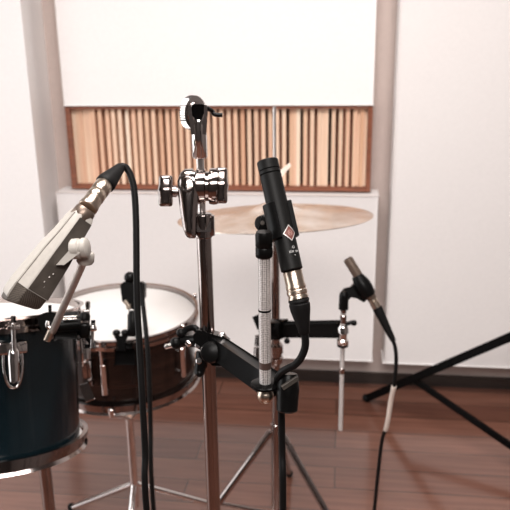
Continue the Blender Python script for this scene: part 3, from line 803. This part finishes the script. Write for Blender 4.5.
# its cable
c1_ = thing('microphone_cable', 'black cable with silver plug looping down from the black microphone', 'cable', P(277, 420, DM))
pb0 = kb + ka * .0004; kx = (P(298.6, 299, DK - .010) - kb); ka2 = kx.normalized(); L1 = kx.length
bm = nb(); lathe(bm, pb0, ka2, [(0, 0), (0, .0088), (.0008, .0096), (.014, .0097), (.0148, .0101), (.0175, .0103), (.0182, .0097), (.0195, .0097), (.0202, .0104), (.0232, .0104), (.0240, .0097), (.0252, .0097), (.026, .0103), (L1 - .0006, .0103), (L1, .0095), (L1, 0)], 40)
obj('plug', bm, M_champ, c1_)
e0 = pb0 + ka2 * (L1 - .001); e1 = P(304.6, 334, DK - .008)
bd = (e1 - e0); Lb2 = bd.length
bm = nb(); lathe(bm, e0, bd, [(0, 0), (0, .0096), (.0012, .0105), (.003, .0105), (.0036, .0099), (.005, .0099), (.0056, .0105), (.0075, .0105), (.012, .0100), (Lb2 - .006, .0062), (Lb2 - .001, .0056), (Lb2, .0048), (Lb2, 0)], 36)
obj('boot', bm, M_rubber, c1_)
cp = [e1 - bd.normalized() * .006, P(305.4, 340, DK - .007), P(304.6, 349, DK - .005), P(300.5, 358.5, DK - .003), P(294.5, 365, DK), P(287.5, 368.5, DK + .004), P(281.5, 372.5, DK + .010), P(277.6, 379, DK + .022), P(279, 388, DK + .045), P(281, 400, DK + .06), P(282, 450, DK + .07), P(283, 520, DK + .08)]
f_ = cp[-1]; cp += [V(f_.x, f_.y + .02, .40), V(f_.x + .02, f_.y + .03, .05), V(f_.x + .06, f_.y - .02, .006), V(f_.x + .2, f_.y - .08, .006)]
obj('cord', sweep(nb(), cp, .0039, 14, 8), M_cable, c1_)

# ------------------------------------------------------------------ pale grey dynamic microphone at the left
A = P(83.5, 213.5, .80); E = P(18.5, 304, .785)
la = (E - A).normalized(); LL = (E - A).length
lv = (-fwd - la * (-fwd).dot(la)).normalized(); ls = la.cross(lv); ls = ls if ls.dot(RT) > 0 else -ls
dm = thing('dynamic_microphone', 'pale grey angular microphone with woven grille above the tom drum', 'microphone', A)
def ring(t, hw, hd, chm, rot=math.radians(30), skew=0.0):
    """rounded rectangle with a broad chamfer; rot turns the dark face to the camera's right"""
    pts2 = []
    def arc(cx, cy, r, s):
        for a in range(s, s + 91, 30): pts2.append((cx + r * math.cos(math.radians(a)), cy + r * math.sin(math.radians(a))))
    rr = chm * .28
    # corner towards viewer-left gets the wide chamfer
    pts2.extend([(hw - chm * .5, -hd), (hw, -hd + chm * .5)]) if False else None
    arc(hw - rr, hd - rr, rr, 0); arc(-hw + rr, hd - rr, rr, 90)
    pts2.extend([(-hw, -hd + chm * .9), (-hw + chm * .06, -hd + chm * .78), (-hw + chm * .94, -hd + chm * .05), (-hw + chm * 1.1, -hd)])
    arc(hw - rr, -hd + rr, rr, 270)
    out = []
    for x, y in pts2:
        # x: right, y: away from viewer
        sx = x * math.cos(rot) - y * math.sin(rot); vy = x * math.sin(rot) + y * math.cos(rot)
        out.append(A + la * (t + skew * sx) + ls * sx - lv * vy)
    return out
tg0 = LL * .83
prof_ = [(0.0, .0100, .0105), (.004, .0114, .0120), (.03, .0134, .0140), (LL * .45, .0164, .0168), (tg0, .0190, .0190)]
body = obj('body', loft(nb(), [ring(t, a, b, a * .56) for t, a, b in prof_]), M_cream, dm, 25)
obj('grille', loft(nb(), [ring(tg0 - .001, .0182, .0184, .0105), ring(LL * .94, .0178, .0180, .0105, skew=-.10), ring(LL * .985, .0166, .0168, .0095, skew=-.25), ring(LL, .0142, .0144, .008, skew=-.28)]), M_grille, dm, 25)
# face turned to the right, its shade painted as a dark plate
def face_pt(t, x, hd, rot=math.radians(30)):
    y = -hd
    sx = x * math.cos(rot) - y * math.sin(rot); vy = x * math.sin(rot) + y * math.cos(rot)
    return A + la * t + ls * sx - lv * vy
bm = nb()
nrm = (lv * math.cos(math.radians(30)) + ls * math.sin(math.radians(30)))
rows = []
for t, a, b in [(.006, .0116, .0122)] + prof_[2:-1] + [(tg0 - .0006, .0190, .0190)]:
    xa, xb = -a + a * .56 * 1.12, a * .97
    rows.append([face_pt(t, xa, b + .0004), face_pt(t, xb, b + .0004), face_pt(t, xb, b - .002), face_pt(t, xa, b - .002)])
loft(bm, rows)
obj('shaded_side', bm, M_greybrown, dm, label='right side with its shade painted dark grey')
rt_ = math.radians(30)
def edge_pt(t, a, b, f):
    c = a * .56; x, y = -a + c * f, -b + c * (.78 - .73 * (f - .06) / .88)
    sx = x * math.cos(rt_) - y * math.sin(rt_); vy = x * math.sin(rt_) + y * math.cos(rt_)
    return A + la * t + ls * sx - lv * vy
def skin_pt(t, x, y):
    sx = x * math.cos(rt_) - y * math.sin(rt_); vy = x * math.sin(rt_) + y * math.cos(rt_)
    return A + la * t + ls * sx - lv * vy
rows = []
for t, a, b in [(.005, .0115, .0121)] + prof_[2:] + [(LL * .93, .0190, .0190), (LL * .975, .0184, .0186), (LL * .985, .0176, .0180)]:
    y0, y1 = -b + a * .56 * .90, b * .86
    rows.append([skin_pt(t, -a - .0005, y0), skin_pt(t, -a - .0005, y1), skin_pt(t, -a + .003, y1), skin_pt(t, -a + .003, y0)])
obj('shell', loft(nb(), rows), M_cream, dm)
obj('seam', sweep(nb(), [edge_pt(t, a, b, .08) for t, a, b in prof_[1:]], .0004, 8, 3), M_greybrown, dm)
bm = nb()
for t, x in ((LL * .60, .006), (LL * .64, .0045), (LL * .70, .003), (LL * .74, .006)):
    c = face_pt(t, x, .0180); box(bm, c + nrm * .0004, la, ls, nrm, .0016, .0010, .0008, .0002)
obj('switch_mark', bm, M_rodpale, dm)
# collar ring
ua = (P(105, 185, .825) - A).normalized()
obj('collar', lathe(nb(), A + la * .008, -la, [(0, 0), (0, .0112), (.002, .0125), (.012, .0118), (.0145, .0105), (.0145, 0)], 36), M_bronze, dm)
bm = nb()
sh = P(79, 251, .768)
loft(bm, [[P(x, y, .770 + z) for x, y in ((56, 265), (73, 246), (81, 252), (64, 265))] for z in (0.0, .014)])
obj('stand_lug', bm, M_cream, dm)

# holder knuckle and thin rod down to the drum clamp
rd = thing('microphone_rod', 'slim pale rod slanting from the grey microphone to the tom clamp', 'rod', P(50, 335, 1.09))
kd_ = (RT + UP * .1 - fwd * .1).normalized()
bm = nb(); kc = P(74, 249, .780)
lathe(bm, kc, kd_, [(-.003, 0), (-.003, .0095), (-.001, .0112), (.006, .0112), (.007, .0100), (.009, .0100), (.010, .0112), (.0145, .0110), (.016, .009), (.016, 0)], 30)
obj('knuckle', bm, M_cream, rd)
r0_, r1_ = P(84.5, 259.5, .80), P(50.5, 336, 1.09)
rdd = (r1_ - r0_).normalized()
bm = nb(); lathe(bm, P(85.6, 255, .798), rdd * .35 - UP * .9, [(-.003, 0), (-.003, .0085), (-.001, .0098), (.007, .0098), (.010, .0080), (.010, 0)], 28)
obj('socket', bm, M_cream, rd)
obj('rod', cyl(nb(), P(84.2, 260.5, .80), r1_, .0044, .0056), M_rodpale, rd)

# its cable arching over and hanging down
c2 = thing('microphone_cable', 'thick black cable arching from the pale grey microphone down past the snare drum', 'cable', P(140, 398, .86))
x0 = A - la * .0065; x1 = P(104.5, 184.5, .835); xa_ = (x1 - x0); Lx = xa_.length
def fr(f): return Lx * f
bm = nb(); lathe(bm, x0, xa_, [(0, 0), (0, .0102), (fr(.04), .0112), (fr(.14), .0112), (fr(.17), .0100), (fr(.30), .0104), (fr(.33), .0094), (fr(.40), .0094), (fr(.43), .0104), (fr(.58), .0104), (fr(.61), .0094), (fr(.66), .0094), (fr(.70), .0104), (fr(.97), .0104), (fr(1), .0095), (fr(1), 0)], 36)
obj('plug', bm, M_champ, c2)
b0_ = x1 - xa_.normalized() * .001; b1_ = P(121, 167, .862); bd_ = b1_ - b0_; LB = bd_.length
bm = nb(); lathe(bm, b0_, bd_, [(0, 0), (0, .0108), (.002, .0118), (.006, .0118), (.010, .0112), (LB - .012, .0078), (LB - .001, .0060), (LB, .0045), (LB, 0)], 32)
obj('boot', bm, M_rubber, c2)
cp = [P(117.5, 169.5, .86), P(122.5, 166.2, .863), P(127.5, 169.5, .865), P(132.2, 180, .865), P(134.7, 195, .865), P(136, 220, .865), P(136.4, 250, .865), P(136.6, 280, .865), P(137.4, 310, .866), P(139.4, 345, .868), P(142.3, 398, .87), P(145, 450, .88), P(147, 515, .89)]
f_ = cp[-1]; cp += [V(f_.x + .01, f_.y + .01, .40), V(f_.x + .01, f_.y + .0, .05), V(f_.x - .03, f_.y - .04, .007), V(f_.x - .2, f_.y - .12, .007)]
obj('cord', sweep(nb(), cp, .0041, 14, 8), M_cable, c2)

# ------------------------------------------------------------------ clamp on the tom rim
DT2 = 1.075
def G(px, py, b=0.0): return P(px, py, DT2 + b)
tc = thing('drum_clamp', 'black clamp on the tom rim holding the slim pale rod', 'clamp', G(65, 330))
bm = nb(); cyl(bm, G(58, 326, .0), G(82, 324, .005), .0140, .0140, ch=.002)
cyl(bm, G(62, 316, .004), G(78, 315.5, .004), .0060)
box(bm, G(68, 334, .004), RT, UP, fwd, .034, .012, .026, .003)
obj('clamp_body', bm, M_plastic, tc)
bm = nb(); cyl(bm, G(64.5, 317.5, -.014), G(77, 317, -.014), .0028, seg=12); box(bm, G(70.5, 318, -.013), RT, UP, fwd, .021, .004, .004, .001)
obj('clamp_bolt', bm, M_chrome, tc)
bm = nb(); lathe(bm, G(84.5, 320.5, 0), RT * .1 + UP, [(0, 0), (0, .0060), (.001, .0080), (.007, .0080), (.0115, .0060), (.013, .003), (.013, 0)], 24)
lathe(bm, G(84.5, 338.5, 0), UP, [(0, 0), (.001, .0060), (.006, .0088), (.020, .0088), (.0215, .0075), (.024, .0075), (.024, 0)], 24)
obj('clamp_knob', bm, M_plastic, tc)
obj('knob_ring', lathe(nb(), G(84.5, 322.5, 0), UP, [(0, 0), (0, .0082), (.003, .0082), (.003, 0)], 24), M_chrome, tc)
bm = nb(); pts = [(37.5, 318), (40, 314.5), (44.5, 312.6), (51, 312.2), (57, 313.2), (60, 318), (59, 330), (54, 336), (45, 334), (39, 326)]
prism(bm, [G(x, y, -.006) for x, y in pts], fwd * .018); bevel_all(bm, .003, 2, 40)
obj('clamp_jaw', bm, M_plastic, tc)
bm = nb(); cyl(bm, G(49.8, 305, .004), G(50.2, 314, .004), .0025)
obj('clamp_pin', bm, M_plastic, tc)
bm = nb(); sweep(bm, [G(48.5, 321, -.016), G(47.5, 325, -.017), G(50, 328, -.017), G(54, 327, -.017), G(55.5, 323, -.016)], .0034, 12, 5); ball(bm, G(54, 327, -.018), .0045)
obj('hook', bm, M_chrome, tc)
obj('rod_end', cyl(nb(), G(51.5, 330, -.012), G(46.5, 341, -.012), .0052, ch=.001), M_champ, tc)
bm = nb(); cyl(bm, G(92.8, 326, 0), G(91.8, 348, 0), .0026, seg=12); lathe(bm, G(93, 331, 0), UP, [(0, .003), (.0, .0046), (.002, .0058), (.006, .0058), (.008, .0046), (.008, .003)], 18, closed_profile=True); cyl(bm, G(93.2, 326, 0), G(93.2, 323, 0), .0034)
obj('adjusting_screw', bm, M_chrome, tc)
obj('screw_tip', cyl(nb(), G(93.2, 324, 0), G(93.3, 320, 0), .0032), M_plastic, tc)
bm = nb(); bar(bm, G(82, 331, .004), G(93, 344, .004), fwd, .012, .006, .001); box(bm, G(90, 346, .004), RT, UP, fwd, .014, .006, .010, .001)
obj('bracket', bm, M_blackmetal, tc)

# ------------------------------------------------------------------ clamp on the snare rim with a small swivel post
DR = 1.575
def R_(px, py, b=0.0): return P(px, py, DR + b)
rc = thing('drum_clamp', 'black swivel clamp standing on the snare rim behind the hanging cable', 'clamp', R_(124, 345))
bm = nb(); lathe(bm, R_(133, 336, 0), UP, [(0, 0), (0, .0115), (.002, .0125), (.046, .0122), (.050, .0100), (.056, .0095), (.056, 0)], 24)
obj('post', bm, M_plastic, rc)
bm = nb()
prism(bm, [R_(x, y, -.014) for x, y in ((120, 285), (124, 281.5), (130, 283), (141, 281.5), (144.5, 284), (144.5, 297), (140, 306), (135, 310), (128, 308), (122, 301))], fwd * .028); bevel_all(bm, .006, 3, 40)
obj('swivel_head', bm, M_plastic, rc)
obj('swivel_knob', ball(nb(), R_(130, 277.5, -.004), .0130, RT, 1.0, 24), M_plastic, rc)
bm = nb(); cyl(bm, R_(128.5, 304, -.016), R_(129, 309, -.014), .006); cyl(bm, R_(125, 300, -.018), R_(129.5, 308, -.018), .0042)
obj('swivel_screw', bm, M_champ, rc)
bm = nb()
for sx in (116.5, 125): ball(bm, R_(sx, 333, -.01), .0088, UP, .9)
prism(bm, [R_(x, y, -.014) for x, y in ((114, 336), (128, 336), (125, 342), (125, 351), (117, 351), (117, 342))], fwd * .010)
obj('wing_screw', bm, M_plastic, rc)
bm = nb(); box(bm, R_(126, 357, -.006), RT, UP, fwd, .044, .030, .022, .004); box(bm, R_(128, 345, .0), RT, UP, fwd, .024, .012, .016, .003)
obj('clamp_jaw', bm, M_blackmetal, rc)
bm = nb(); cyl(bm, R_(99.5, 349, -.01), R_(101.5, 349, -.01), .0001) if False else None
c3 = thing('microphone_cable', 'thin black cable hanging from the swivel clamp across the snare shell', 'cable', R_(150, 398))
cp = [R_(140, 282, -.022), R_(141.4, 292, -.022), R_(143.6, 310, -.026), R_(146.3, 335, -.034), R_(148.3, 360, -.036), R_(149.8, 398, -.036), R_(150.5, 430, -.03), R_(151, 470, -.03)]
f_ = cp[-1]; cp += [V(f_.x, f_.y, .25), V(f_.x + .0, f_.y - .02, .03), V(f_.x + .05, f_.y - .08, .006), V(f_.x + .2, f_.y - .1, .006)]
obj('cord', sweep(nb(), cp, .0052, 12, 8), M_cable, c3)
